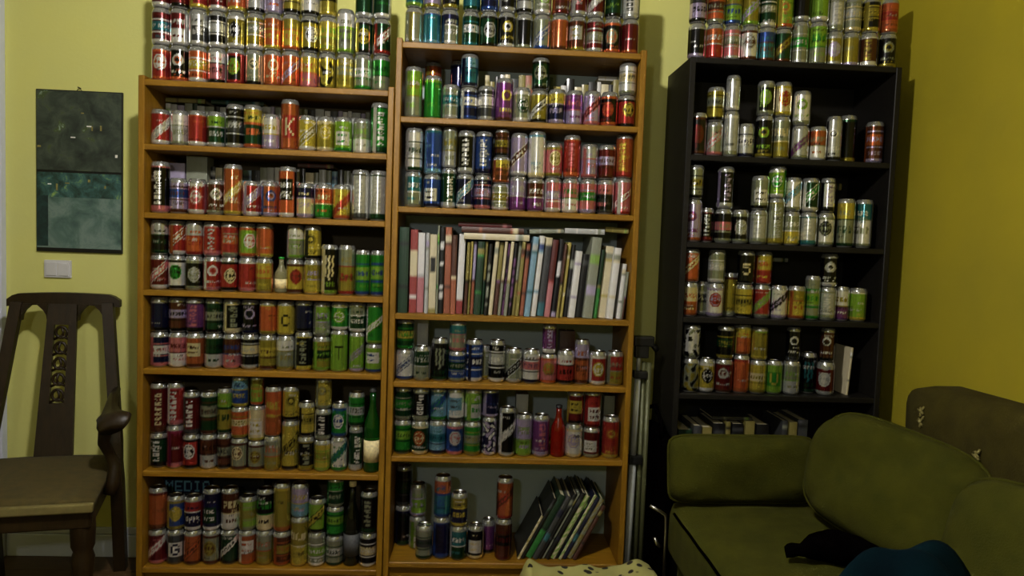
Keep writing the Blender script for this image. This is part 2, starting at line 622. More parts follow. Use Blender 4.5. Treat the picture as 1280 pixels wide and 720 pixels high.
# every stack: column in the photograph (its middle), cans from the shelf up; @ sets it deeper on the shelf (cm)
CANSPEC = {
    ('L', 0): '199 RWO2 DTW1 DKW0; 222 XWO7 DWS6 DRX0; 247 OYW1 ZSW5 ROY0; 271 KWX5 XSW1 DSW0; 297 XLR2 EXW2 OJY0; 320 UHX7 EUW1 SEX0; 344 OHA7 OAY5 OVA6; 368 OVA4 YEO5 EYX1;'
              '390 YKO6 EWX2 WEX0; 412 YXEB YEL6 EXY1; 436 EUY1 mUWL5; 458 UWG1 FYX2 FGS0; 480 GUF6 FWR4 FGW0',
    ('L', 1): '198 RSW4; 222 SWU5; 246 ROW0; 270 FLS5; 294 mXZS1; 316 mFYO5; 339 WVY6; 363 tARH9K; 385 YEW4; 408 EYH2; 431 LWG8; 453 UWL6; 475 tGWF3',
    ('L', 2): '196 tXWK3; 220 VBJ1; 243 RKW2; 268 JWU7; 291 tAHY4; 314 RVW4; 336 ABV7; 357 tOXWE; 381 HNV5; 405 OGH6; 426 YRO4; 452 tSWZ3; 472 tSWF3',
    ('L', 3): '192 DKW4 XSF5; 215 WGX2 RAW4; 240 XSU2 OSR5; 265 RWK7 RSK3; 289 RHX2 ROU1; 310 RWK0 LWO2; 331 YEO6 OAY0; 349@2 ~0; 369 YRJ2 UWL5; 391 EYV6 YEX7; 412 tXHLA; 435 tEUR5; 456 lGLB1; 472 lGLB1',
    ('L', 4): '194 NWK1 NSX0; 215 KWD6 JVX1; 241 AHJ8 PKX3; 267 FSX6 FUX1; 289 JKB6 XUH3; 311 XHS1 XVN7; 336 EYJ1 OYE0; 358 UWE5 YYX9C; 381 mXUY3 NZX0; 404 EFL1 LUV6; 427 tLLX9T GLW2; 446 lLUV4 FUW5; 465 LWB8 tGWL4',
    ('L', 5): '191 FWX3 tDHJ3; 217 mDMK0 mRWK3; 237 RWX2 mDWZ3; 260 JSX6 mFUJ1; 277 kJUX1 lELF5; 297 UHJ2 OHE1 BCY5; 321 UEJ2 mHWY8 kLEO5; 339 UEO6 tOAY6; 361 tYEX4 YEX7; 384 XUE3 YEX1; 405 YEL1 XWU3 YEU7; 425 WTG4 GWB2; 443 lFWS3 GSF1; 463 ~1',
    ('L', 6): '191 DWK4 mADJ0; 213 ZWN9G BYE2; 236 AOJ4 NRW5; 259 UEJ2 mNFW8; 281 FWX4 mJWH6; 303 AWO8 LEU1; 327 UEO6 mXHG6; 349 JEA1 tEYA0; 373 tEYH6 VCY6; 394 ULW1 LYX4; 416 USF1 GLF1 FGU5; 438 ~2; 459 XHW1 mXUF3',
    ('M', 0): '516 UES0 TFL1; 538 TBC0 VSE1; 561 UNW5 XWE2; 590 FWT1 TWF0; 612 FSX2 NEB1; 633 XYW7 XVS1; 656 XSU0 SZX1; 678 USB4 ULW2; 701 AOJ0 JAD1; 724 JSE8 DKS2; 747 DUS1 DWS4; 768 XUO2 FLX0; 790 DJA0 WZS3',
    ('M', 1): '517 tLUE6; 541 mGLG0; 573 UTS1; 596 NWB1 TCN5; 617 ZWS1; 643 mPYJ7; 664 UFW2; 686 EWX4 FUX2; 709 NYV5; 729 PVK6; 748 VDK4; 769 XRO2; 789 RYX2 WHU1; 541@13 OAY0 OAY0; 573@9 NBZ0 NBZ0',
    ('M', 2): '517 TUW6 mWSF1; 542 BWN8 tBTC0; 561 lFWS3 lUSE6; 584 NCW4 mXWS3; 605 NVK1 mBWN3; 627 UEW1 JYA5 kJEX1; 649 VPS6 mVJW4; 668 JPW6 tWCH0; 691 KVW1 KHE2; 714 KWG6 mRKO3; 736 KGV1 VSK5; 762 XKZ5 DVJ1; 785 mKWR4 tAYR3',
    ('M', 4): '504 WSB4 FYG1; 525 FUS6; 547 mXUFA; 568 BFU1 UTK5; 589 mBNW1; 605@3 kUSE0; 623 mXSW1; 646 UXS4; 666 WKN1; 686 KEO2 kPVW3; 705 RWX5; 725 lAVJ5; 744 RYW2; 769 REU6',
    ('M', 5): '503 GLF1 FGU1; 523 FAH2 XWU3; 545 CTN1 CBG4; 567 BSK2 WCZ8; 588 GUE1 SLG5; 608 lNVWB NBV0; 630 tXWS4; 652 mVLU6; 675 mPKV3; 698 ~3; 718 WVH2 DYX8; 740 DWU8 mRWD8; 763 mRAY7',
    ('M', 6): '522@8 USL6 LUV5; 532 UZF1; 551 mNXB3 mTAB5; 573 TFW6 NEY5; 594 XWH8; 610@5 kPSX0; 630 mJXD1 mAJR4; 499@10 mXNF0 mXFZ1',
    ('R', 0): '872 XSV0 VZX5; 894 ARS6 OJU1; 916 KUS1 LEB5; 937 WSJ2 EVL4; 959 TBJ5 FUW1; 981 FEJ4 LYO7; 1001 mUGS1 XZS0; 1022 mLUG6 LUW0; 1044 EVS2 SWU3 XSW0; 1065 EUV0 USH1; 1086 JEW3 XEY1; 1110 XUE7 ORA1',
    ('R', 1): '872 mXDJ2; 893 USK4 EUX1; 913 lSWU0 kSUW0; 931 SWN1; 956 mXLE7 XLU2; 977 mUEH6 HRY2; 1001 SPU4 WLU7; 1023 AWU6; 1041 lSWX7; 1059@4 tXFE0; 1093 mJAV1',
    ('R', 2): '868 mVPA7 UEX1; 883@2 kXSD3; 906 XKU1 mXVS3; 924 XSU2; 941 SWU3 UWX8; 964 tUSE3 LGW2; 988 UYW6 WCU4; 1011 SWT3 FGW4; 1033 WXU2 kWVX3; 1057 tUYF5; 1079 tWTU5',
    ('R', 3): '861 HAO6 OHA4; 877@5 kUZS1; 895 WRV2 USW1; 912@3 lEJU0; 931 YEX1 XXH95; 954 RLU4 YRO6; 972 WXV4; 995 YEA5; 1016 lULG1; 1034 SWU3 XSW7; 1053 kWPE6; 1071 LWY0',
    ('R', 4): '864 UEXB WXUB; 884 YXW2; 904 DSJ7 XFE1; 927 mORA0 OYA5; 948 YHE1 ELY0; 966 LGY9U; 990 USL6 kXWZ7; 1010@3 mXTFA; 1033 DWS2 kJWX7',
}
CASE_NAME = {'L': 'shorter pine bookcase', 'M': 'taller pine bookcase', 'R': 'black bookcase'}
CASE = {'L': (LX, LZ), 'M': (MX, MZ), 'R': (RX, RZ)}
WORD = {'short_can': 'can', 'tall_can': 'tall can', 'medium_can': 'tallish can', 'slim_can': 'slim can'}
BOTTLES = [(.118, .0215, 'h', 'H', 'G', 'small clear bottle with green cap on fourth shelf of shorter pine bookcase'),
           (.285, .0288, 'g', 'H', 'Z', 'green glass bottle with cream label on sixth shelf of shorter pine bookcase'),
           (.285, .0270, 'x', 'Z', 'H', 'dark glass bottle on lowest shelf of shorter pine bookcase'),
           (.175, .0250, 'r', None, 'X', 'red glass bottle with black cap on sixth shelf of taller pine bookcase')]
PLACED = {}
for (case, si), text in CANSPEC.items():
    (bx0, bx1), zs = CASE[case]
    z0 = zs[si]
    rj = random.Random(hash((case == 'L', case == 'M', si)) & 0xffff)
    stacks = []
    for part in text.split(';'):
        f = part.split()
        if not f:
            continue
        px, _, dp = f[0].partition('@')
        cans = []
        for c in f[1:]:
            kind = 's'
            if c[0] == '~':
                cans.append(c)
                continue
            if c[0].islower():
                kind, c = c[0], c[1:]
            if c[3:4] == 'E':
                c = c[:3] + '8'
            cans.append((kind, c))
        bt = BOTTLES[int(cans[0][1])] if cans[0][0] == '~' else None
        hsum = bt[0] if bt else sum(CANS[k][1] for k, c in cans)
        deep = float(dp) / 100 if dp else 0.0
        Y = FR + .043 + deep + rj.uniform(0, .012)
        R = bt[1] if bt else max(CANS[k][2] for k, c in cans)
        stacks.append([x_at(float(px), Y, z0 + hsum * .5), Y, R, cans, deep])
    stacks.sort(key=lambda q: q[0])
    rows = [q for q in stacks if q[4] < .025]
    lo, hi = bx0 + .021, bx1 - .021
    if si == 0 and case == 'R':
        lo, hi = bx0, bx1
    slimmer = min(1.0, (hi - lo) / sum(2 * q[2] + .0009 for q in rows))     # a crowded row holds slimmer cans
    for q in stacks:
        q[2] *= slimmer
        q[0] = min(max(q[0], lo + q[2]), hi - q[2])
    for _ in range(200):
        for a, b_ in zip(rows, rows[1:]):
            need = a[2] + b_[2] + .0008
            gap = b_[0] - a[0]
            if gap < need:
                d = (need - gap) / 2
                a[0] -= d
                b_[0] += d
        for a in rows:
            a[0] = min(max(a[0], lo + a[2]), hi - a[2])
    # a can set deeper stands clear behind the front row
    for q in stacks:
        if q[4] >= .025:
            for p in rows:
                if abs(p[0] - q[0]) < p[2] + q[2]:
                    q[1] = max(q[1], p[1] + math.sqrt(max(0, (p[2] + q[2] + .001) ** 2 - (p[0] - q[0]) ** 2)))
            q[1] = min(q[1], -.013 - q[2])
    PLACED[(case, si)] = stacks
    group = 'cans on the %s of the %s' % (SHELF_L[si], CASE_NAME[case])
    nb = 0
    for i, (x, Y, R, cans, deep) in enumerate(stacks):
        z = z0 + .0004
        if cans[0][0] == '~':
            h_, r_, g_, lb_, cp_, lab_ = BOTTLES[int(cans[0][1])]
            make_bottle(h_, r_ * slimmer, g_, lb_, cp_, (x, Y, z), lab_, 'bottles among the cans')
            continue
        room = (zs[si - 1] - .0185 - z0 - .003) if si else 9.0
        hs = sum(CANS[k][1] + .0003 for k, c in cans)
        sq = min(1.0, room / hs)                     # cans come in many heights: none may touch the board above
        for j, (kind, code) in enumerate(cans):
            nm, h, r = CANS[kind]
            pos = 'lone' if len(cans) == 1 else (('lower of', 'upper of') if len(cans) == 2 else ('lowest of', 'middle of', 'uppermost of'))[j]
            label = '%s %s with %s %s, %s %s stack, %s, %s' % (PAL[code[0]][1], WORD[nm], PAL[code[1] if code[3] != '9' else code[2]][1], FEAT[code[3]], pos, ORD[i], SHELF_L[si], CASE_NAME[case])
            if len(label.split()) > 16:
                label = label.replace('upright lettering', 'lettering').replace('middle band', 'band').replace('oval emblem', 'emblem').replace('square label', 'label').replace('slanted stripe', 'stripe').replace('round badge', 'badge').replace('claw marks', 'marks').replace('upper part', 'top').replace('lower part', 'base')
            face = math.atan2(CX - x, -(CY - Y))
            turn = face * .8 + rj.uniform(-.3, .3) * (0 if code[3] in '9A' else 1)
            make_can(kind, code, (x + rj.uniform(-.0003, .0003), Y + rj.uniform(-.001, .001), z), label, group, turn, sq, slimmer)
            z += (h + .0003) * sq

# ------------------------------------------------------------------ books
def make_book(name, x, Y, z, t, h, d, code, label, group, cat, lean=0.0, rows=26, fore=False, seed=1):
    """upright book, spine towards the room; lean tips its top to the side"""
    rs = np.random.RandomState(seed)
    verts, faces = [], []
    nr, nc = rows, 5
    for i in range(nr + 1):
        for k in range(nc):
            u = -1 + 2 * k / (nc - 1)
            verts.append((u * t / 2, -.0022 * (1 - u * u) if not fore else 0.0, h * i / nr))
    for i in range(nr):
        for k in range(nc - 1):
            a = i * nc + k
            faces.append((a, a + 1, a + nc + 1, a + nc))
    npaint = len(verts)
    bd = min(.0024, t * .22)

    if name == 'carton':
        bd = t * .45

    def b8(x0, x1, y0, y1, z0, z1):
        o = len(verts)
        verts.extend([(x0, y0, z0), (x1, y0, z0), (x1, y1, z0), (x0, y1, z0), (x0, y0, z1), (x1, y0, z1), (x1, y1, z1), (x0, y1, z1)])
        faces.extend([tuple(o + i for i in f) for f in ((0, 3, 2, 1), (4, 5, 6, 7), (0, 1, 5, 4), (1, 2, 6, 5), (2, 3, 7, 6), (3, 0, 4, 7))])
    b8(-t / 2, t / 2, .0001, .002, 0, h)
    b8(-t / 2, -t / 2 + bd, .0001, d, 0, h)
    b8(t / 2 - bd, t / 2, .0001, d, 0, h)
    me = bpy.data.meshes.new(name)
    me.from_pydata(verts, [], faces)
    me.materials.append(MT['paper'])
    at = me.color_attributes.new('print', 'FLOAT_COLOR', 'POINT')
    v = np.array(verts)
    col = np.ones((len(v), 4), dtype=np.float32)
    R = max(t / 1.7, .006)
    Hh = h / R
    s = v[:, 0] / (t / 2) * .85
    tt = v[:, 2] / R
    col[:, :3] = LC[code[0]]
    if not fore:
        tpl = code[3]
        c1, c2 = LC[code[1]], LC[code[2]]
        vv = v[:npaint, 2] / h
        p = np.empty((npaint, 3)); p[:] = LC[code[0]]
        sp = s[:npaint]
        if tpl == 'a':
            p[(vv > .45) & (vv < .75)] = c1; p[(vv > .17) & (vv < .23)] = c2
        elif tpl == 'b':
            q = rs.random(400) > .42
            ii = np.floor(vv * 44).astype(int)
            m = (abs(sp) < .5) & q[ii] & (vv > .12) & (vv < .84)
            p[m] = c1
        elif tpl == 'c':
            p[vv < .17] = c1; p[(vv > .9)] = c2
        elif tpl == 'd':
            p[(vv > .50) & (vv < .72) & (abs(sp) < .6)] = c1; p[vv < .05] = c2
        elif tpl == 'e':
            p[(abs(vv - .72) < .05)] = c1; p[(vv > .3) & (vv < .42)] = c2
        elif tpl == 'f':
            p[vv < .5] = c1; p[(vv > .46) & (vv < .5)] = c2
        elif tpl == 'h':
            p[:] = c1
            p[rs.random(npaint) > .62] = c2
        elif tpl == 'g':
            p[(abs(vv - .3) < .012) | (abs(vv - .8) < .012)] = c1; p[(vv > .84) & (vv < .9)] = c2
        col[:npaint, :3] = p
    gr_ = col[:, :3].mean(axis=1, keepdims=True)
    col[:, :3] = (col[:, :3] * .72 + gr_ * .28) * .78
    at.data.foreach_set('color', col.ravel())
    me.update()
    o = bpy.data.objects.new(name, me)
    COL.objects.link(o)
    o.location = (x, Y, z)
    o.rotation_euler = (0, lean, 0)
    tag(o, label, cat, group)
    e = bd + .0002
    mesh_obj('pages', [(a, b_, c) for c in (.003, h - .003) for b_ in (.0022, d - .003) for a in (-t / 2 + e, t / 2 - e)],
             [(0, 2, 3, 1), (4, 5, 7, 6), (0, 1, 5, 4), (1, 3, 7, 5), (3, 2, 6, 7), (2, 0, 4, 6)], MT['pages'], o)
    return o


def lying_book(x, Y, z, w, t, d, code, label, group, rotz=0.0, tilt=0.0, seed=3):
    """book lying flat, its spine (length w) towards the room"""
    o = make_book('book', x, Y, z, t, w, d, code, label, group, 'book', lean=0, seed=seed)
    # stand it on its side: spine length along x
    o.rotation_euler = Matrix(((0, 0, 1), (0, 1, 0), (-1, 0, 0))).to_euler()
    o.rotation_euler = (Matrix.Rotation(rotz, 3, 'Z') @ Matrix.Rotation(tilt, 3, 'Y') @ Matrix(((0, 0, 1), (0, 1, 0), (-1, 0, 0)))).to_euler()
    o.location = (x - w / 2, Y, z + t / 2)
    return o


# upright row on the fourth shelf of the taller bookcase: bottom columns, top row, look
BROW = [(497, 509, 284, 'FXFg', 0), (511, 520, 287, 'RHWa', 0), (520.5, 529, 291, 'WKSf', 0), (530, 534.5, 291, 'SUVg', 0), (535, 544, 293, 'HXEd', 0), (544.3, 547, 282, 'UGLg', 0),
        (547.3, 553.5, 284, 'XWNb', 0), (554, 562, 284, 'AJHg', 0), (562.5, 569, 294, 'JAHf', 0), (569.5, 577.5, 292.5, 'WRWc', 0.02), (579, 583, 303, 'EJXf', .03), (583.5, 586.5, 302, 'YEJf', .03),
        (587, 591, 302, 'VAJf', .03), (591.5, 600, 302, 'FGEg', .04), (600.5, 604, 302, 'EFXf', .04), (604.5, 609, 305, 'XUWb', .05), (610, 615, 301, 'HHUg', .07), (615.5, 621, 303, 'EJPf', .07),
        (622, 625.5, 302, 'HUJf', .07), (626, 629, 304, 'PXEb', .07), (629.5, 633.5, 302, 'HUEf', .07), (634, 638.5, 304, 'XPJb', .07), (639, 643, 302, 'UEJf', .07), (643.5, 648, 302, 'EAJg', .07), (648.5, 654, 304, 'AJXg', .07),
        (655, 662, 296, 'CTSg', .085), (662.5, 669.5, 295, 'WCBg', .085), (670, 679, 297, 'ZTHc', .085), (680, 687, 300, 'DKRf', .085), (688, 694, 299, 'XWVd', .085), (694.5, 698, 305, 'JEXf', .085),
        (698.5, 703, 303, 'YHEg', .085), (703.5, 709, 306, 'XUZe', .085), (709.5, 717.5, 314, 'WVWg', .085), (718, 727, 318, 'XXZg', .085), (728, 740, 297, 'ULVe', .085), (740.5, 746, 312, 'FGEf', .085), (746.5, 756, 308, 'HYUg', .085),
        (756.5, 765, 310, 'WHUg', .085), (770, 775, 330, 'WUHg', .085), (774, 776.5, 340, 'UJPf', .085)]
z0 = MZ[3]
prev = -9
COLN = {'F': 'dark green', 'E': 'olive', 'H': 'cream', 'X': 'black'}
for i, (xa, xb, yt, code, lean) in enumerate(BROW):
    Y = FR + .03 + .008 * ((i * 7) % 5)
    xa_, xb_ = x_at(xa, Y, z0), x_at(xb, Y, z0)
    topz = px_at_y((xa + xb) / 2, yt, Y).z
    h = (topz - z0) / math.cos(lean)
    t = max((xb_ - xa_) * math.cos(lean) - .0008, .005)
    x0 = max(xa_, prev)
    thin = t < .013
    o = make_book('magazine' if thin else 'book', x0 + t / 2 / math.cos(lean), Y, z0 + .0005 + math.sin(lean) * t / 2, t, h, .205 - .008 * ((i * 7) % 5), code,
                  '%s %s, %s in the upright row on the book shelf' % (PAL[code[0]][1], 'thin magazine' if thin else 'book', ordn(i + 1)), 'upright row on the book shelf', 'magazine' if thin else 'book', lean=lean, seed=i + 40)
    prev = x0 + t / math.cos(lean) + .0004
# books lying on top of that row
def lying(px0, px1, py0, py1, Y, d, code, label, rotz=0.0, tilt=0.0, seed=9):
    zb = px_at_y((px0 + px1) / 2, py1, Y).z
    zt = px_at_y((px0 + px1) / 2, py0, Y).z
    xa, xb = px_at_y(px0, py0, Y).x, px_at_y(px1, py0, Y).x
    return lying_book((xa + xb) / 2, Y, zb, xb - xa, zt - zb, d, code, label, 'books lying on other books', rotz, tilt, seed)


lying(580, 662, 292.5, 300, FR + .035, .18, 'HWUg', 'cream book lying flat on top of the row of thin magazines')
lying(577, 655, 284.5, 291.5, FR + .04, .17, 'JAHg', 'brown book lying on the cream book above the magazines')
lying(573, 640, 278.5, 284, FR + .05, .16, 'DJKg', 'dark red book topmost of the small pile above magazines')
lying(662, 705, 287.5, 293, FR + .06, .14, 'USHg', 'grey-green thin book tilted on the blue books', tilt=-.06)
lying(706, 756, 286, 292.5, FR + .045, .15, 'SWUg', 'pale silver book lying over the dark books near the pine side panel')
lying(757, 786, 284, 290, FR + .05, .15, 'EYLg', 'olive folder lying uppermost at end of the book shelf', tilt=.05)
# rows of small books behind the cans
def back_row(case, si, px0, px1, hs, codes, name, n, Y, d):
    z0 = CASE[case][1][si]
    rr = random.Random(si * 31 + ord(case))
    x = x_at(px0, Y, z0 + .12)
    x = max(x, CASE[case][0][0] + .022)
    x1 = x_at(px1, Y, z0 + .12)
    i = 0
    while x < x1:
        t = rr.uniform(.012, .030)
        h = rr.uniform(*hs)
        code = codes[i % len(codes)] + rr.choice('abdefg')
        make_book('book', x + t / 2, Y + rr.uniform(0, .008), z0 + .0005, t, h, d, code,
                  '%s small book, %s in row behind the cans, %s, %s' % (PAL[code[0]][1], ordn(i + 1), SHELF_L[si], CASE_NAME[case]), 'small books behind the cans', 'book', rows=14, seed=i + si * 50)
        x += t + .0012
        i += 1


back_row('L', 1, 196, 462, (.148, .158), ['WUL', 'SFU', 'VXU', 'ULE', 'FXU', 'SXS', 'UWE', 'XFZ', 'SVW', 'WUL', 'ZSU', 'VWS', 'WUW'], 'b', 18, -.135, .115)
back_row('L', 2, 263, 440, (.158, .175), ['XFW', 'HUE', 'UVE', 'SUW', 'UCS', 'CCB', 'XZF', 'UWS', 'SCS', 'WSF', 'UWC', 'NTX', 'SUW'], 'b', 18, -.135, .115)
back_row('M', 1, 606, 776, (.145, .178), ['HUE', 'EYH', 'XJE', 'WHS', 'HWU', 'ZSX', 'EUH', 'AEJ', 'WUS', 'HEY', 'FXU', 'YEL', 'WSH', 'XZU'], 'b', 14, -.150, .125)
# flat ones squeezed on top at the back of the upper shelves
for px0, px1, z, code, lab in ((196, 256, LZ[1] + .1590, 'EJLg', 'olive book lying flat behind cans on second shelf, shorter pine bookcase'),
                               (264, 330, LZ[1] + .1590, 'FTUg', 'dark green book lying flat behind cans on second shelf, shorter pine bookcase'),
                               (372, 417, LZ[2] + .1760, 'JREg', 'brown book lying flat behind cans on third shelf, shorter pine bookcase'),
                               (748, 776, MZ[1] + .1785, 'WHUg', 'thin white book lying on small books behind cans, taller pine bookcase')):
    xa, xb = max(x_at(px0, -.13, z), .022), x_at(px1, -.13, z)
    lying_book((xa + xb) / 2, -.13, z, xb - xa, .014, .10, code, lab, 'books lying on other books', seed=int(px0))


def carton(case, si, px0, px1, py, code, label):
    z0 = CASE[case][1][si]
    Y = -.165
    a, b_ = x_at(px0, Y, z0 + .15), x_at(px1, Y, z0 + .15)
    make_book('carton', (a + b_) / 2, Y, z0 + .0005, b_ - a, min(px_at_y((px0 + px1) / 2, py, Y).z, CASE[case][1][si - 1] - .022) - z0, .06, code, label, 'cartons behind the cans', 'carton', rows=12, seed=int(px0))


carton('M', 4, 518, 535, 400, 'SUWg', 'tall pale carton behind cans on fifth shelf of taller pine bookcase')
carton('M', 5, 645, 660, 493, 'SVUg', 'pale carton behind cans on sixth shelf of taller pine bookcase')
carton('M', 5, 755, 768, 495, 'UHEg', 'grey-green carton behind the last can on sixth shelf, taller pine bookcase')
carton('M', 4, 700, 719, 414, 'JUHg', 'brown carton behind the red cans on fifth shelf, taller pine bookcase')
carton('L', 2, 233, 259, 194, 'USWg', 'large grey-green carton behind cans on third shelf, shorter pine bookcase')
carton('L', 2, 210, 231, 204, 'VUSg', 'lavender carton behind cans on third shelf, shorter pine bookcase')

# leaning magazines on the lowest shelf of the taller bookcase
z0 = MZ[6]
lean = math.radians(27)
MAGS = [(.009, .17, 'XHEh'), (.012, .235, 'XFZg'), (.022, .245, 'FGXf'), (.016, .245, 'ZNTe'), (.012, .255, 'XZUg'), (.007, .255, 'UXEg'), (.014, .260, 'XNZg'), (.016, .250, 'FLHh'), (.007, .24, 'XFLg'),
        (.010, .255, 'NHLh'), (.014, .24, 'NZTe'), (.016, .235, 'FEUh'), (.012, .21, 'JXEg')]
Y = FR + .035
x = x_at(646, Y, z0)
for i, (t, h, code) in enumerate(MAGS):
    make_book('magazine', x + t / 2 / math.cos(lean), Y + .004 * (i % 3), z0 + .0006 + math.sin(lean) * t / 2, t, h, .19, code,
              '%s magazine, %s of the row leaning on lowest shelf' % (PAL[code[0]][1], ordn(i + 1)), 'leaning magazines on the lowest shelf', 'magazine', lean=lean, seed=i + 300)
    x += (t + .0012) / math.cos(lean)
# shelf above the sofa on the black bookcase
z0 = RZ[5]
for i, (xa, xb, h, code) in enumerate([(847, 864, .085, 'FXUe'), (866, 876, .10, 'ZEXf'), (877, 889, .095, 'EUXf'), (890, 905, .11, 'XZUb'), (906, 912, .115, 'EZXg'), (914, 928, .11, 'XFZg'), (930, 942, .12, 'EFYf'), (944, 960, .11, 'XNZb'), (976, 983, .125, 'ZXUg'), (985, 995, .12, 'EZXf'), (996, 1008, .13, 'ZEXg')]):
    Y = FR + .075
    xa_, xb_ = x_at(xa, Y, z0 + .06), x_at(xb, Y, z0 + .06)
    make_book('book', (xa_ + xb_) / 2, Y, z0 + .0005, xb_ - xa_ - .001, h + .03, .17, code, '%s book, %s of the dim row low on the black bookcase' % (PAL[code[0]][1], ordn(i + 1)), 'books low on the black bookcase', 'book', rows=14, seed=i + 500)
xa, xb = x_at(890, FR + .09, z0 + .15), x_at(940, FR + .09, z0 + .15)
lying_book((xa + xb) / 2, FR + .09, z0 + .1508, xb - xa, .010, .15, 'ZULg', 'grey book lying flat on the row low in the black bookcase', 'books lying on other books', seed=9)
Y = FR + .05
make_book('magazine', x_at(1060, Y, RZ[4] + .08), Y, RZ[4] + .0005, .009, .165, .19, 'HUWg', 'pale thin magazine standing beside the cans on the black bookcase', None, 'magazine', lean=.06, seed=77)
for i, (a, b_, c, d_, code, lb) in enumerate([(946, 985, 322, 327, 'UEFg', 'grey-green book lying behind cans on fourth shelf, black bookcase'), (1020, 1052, 229, 237, 'EJFg', 'olive box file lying behind cans on third shelf, black bookcase')]):
    lying(a, b_, c, d_, -.10, .085, code, lb, seed=i + 90)

# boxed games lying at the back of the lowest shelf of the shorter bookcase
def game_box(px0, px1, py0, py1, Y, d, base, txt, tcol, label):
    A, B = px_at_y(px0, py1, Y), px_at_y(px1, py0, Y)
    A.x = max(A.x, .023)
    w, h = B.x - A.x, B.z - A.z
    nx, nz = 96, 22
    verts = [(w * i / nx, 0, h * k / nz) for k in range(nz + 1) for i in range(nx + 1)]
    faces = [(k * (nx + 1) + i, k * (nx + 1) + i + 1, (k + 1) * (nx + 1) + i + 1, (k + 1) * (nx + 1) + i) for k in range(nz) for i in range(nx)]
    npn = len(verts)
    verts += [(0, .0005, 0), (w, .0005, 0), (w, d, 0), (0, d, 0), (0, .0005, h), (w, .0005, h), (w, d, h), (0, d, h)]
    o_ = npn
    faces += [tuple(o_ + i for i in f) for f in ((0, 3, 2, 1), (4, 5, 6, 7), (1, 2, 6, 5), (2, 3, 7, 6), (3, 0, 4, 7))]
    me = bpy.data.meshes.new('game_box')
    me.from_pydata(verts, [], faces)
    me.materials.append(MT['paper'])
    at = me.color_attributes.new('print', 'FLOAT_COLOR', 'POINT')
    v = np.array(verts)
    s, t = v[:, 0] / h, v[:, 2] / h
    col = np.ones((len(v), 4), dtype=np.float32)
    col[:, :3] = LC[base]
    m = np.zeros(len(v), bool)
    m[:npn] = True
    col[m & (t < .24) & (t > .06), :3] = LC['Z'] * 1.6
    for k, ch in enumerate(txt):
        g = glyph(ch, s, t, .06 + k * .50, .34, .42, .58)
        col[m & g, :3] = LC[tcol]
    at.data.foreach_set('color', col.ravel())
    o = bpy.data.objects.new('game_box', me)
    COL.objects.link(o)
    o.location = (A.x, Y, A.z)
    tag(o, label, 'box', 'boxes behind the cans')
    box('lid_edge', .001, w - .001, -.0008, .0006, h * .26, h * .29, MT['black'], o, bev=0)
    return o


zl = LZ[6]
g = game_box(191, 262, 600, 621, -.12, .10, 'N', 'MEDIA', 'C', 'navy box with pale blue lettering behind cans on the lowest shelf')
g2 = game_box(266, 330, 599, 618, -.12, .10, 'X', '', 'U', 'black box beside the navy lettered box on the lowest shelf')
# piles that carry the two boxes
for nm_, gb, code in (('navy', g, 'J'), ('black', g2, 'Z')):
    zb = gb.location.z
    w = max(v.co.x for v in gb.data.vertices)
    n = 5
    for k in range(n):
        lying_book(gb.location.x + w / 2, -.12 + .004 * (k % 2), zl + .0005 + (zb - zl - .001) * k / n, w * (.96 - .02 * (k % 3)), (zb - zl - .001) / n - .0006, .10, code + 'XUg',
                   '%s book, %s from below in pile under the %s box' % (PAL[code][1], ordn(k + 1), nm_), 'pile under the ' + nm_ + ' box', seed=k + 600)

# ------------------------------------------------------------------ picture and switch on the wall
def picture_mat(name, stops, scale, seed, spec=()):
    m, n, l, b = principled(name)
    tc = n.new('ShaderNodeTexCoord')
    mp = n.new('ShaderNodeMapping')
    mp.inputs['Location'].default_value = (seed, seed * .7, seed * 1.3)
    l.new(tc.outputs['Object'], mp.inputs[0])
    nz = n.new('ShaderNodeTexNoise')
    nz.inputs['Scale'].default_value = scale
    nz.inputs['Detail'].default_value = 8
    nz.inputs['Roughness'].default_value = .65
    nz.inputs['Distortion'].default_value = .6
    l.new(mp.outputs[0], nz.inputs['Vector'])
    cr = n.new('ShaderNodeValToRGB')
    els = cr.color_ramp.elements
    els[0].position, els[0].color = stops[0][0], (*lin(stops[0][1]), 1)
    els[1].position, els[1].color = stops[-1][0], (*lin(stops[-1][1]), 1)
    for p_, c in stops[1:-1]:
        e = els.new(p_)
        e.color = (*lin(c), 1)
    l.new(nz.outputs['Fac'], cr.inputs[0])
    l.new(cr.outputs[0], b.inputs['Base Color'])
    b.inputs['Roughness'].default_value = .55
    return m


pic = empty('wall_calendar', (-.323, -.004, 1.386))
tag(pic, 'dark green two-part picture calendar hanging on the yellow wall', 'calendar')
PW = .147
box('backing', -PW, PW, -.006, .003, -.282, .283, MT['black'], pic, bev=.001)
pu = box('upper_print', -PW + .003, PW - .003, -.0085, -.006, .004, .279, picture_mat('woodland_print', [(.30, (20, 28, 22)), (.48, (46, 56, 46)), (.60, (66, 76, 62)), (.66, (60, 76, 24)), (.75, (150, 170, 160))], 16, 3.1), pic, bev=0)
box('middle_print', -PW + .003, PW - .003, -.0085, -.006, -.09, -.004, picture_mat('river_bank_print', [(.34, (16, 32, 20)), (.46, (34, 66, 58)), (.58, (56, 94, 90)), (.66, (130, 160, 70)), (.74, (190, 205, 200))], 26, 5.7), pic, bev=0)
box('lower_print', -PW + .003, PW - .003, -.0085, -.006, -.268, -.09, picture_mat('misty_water_print', [(.28, (40, 64, 58)), (.45, (78, 104, 94)), (.58, (110, 130, 120)), (.72, (70, 98, 90))], 11, 1.9), pic, bev=0)
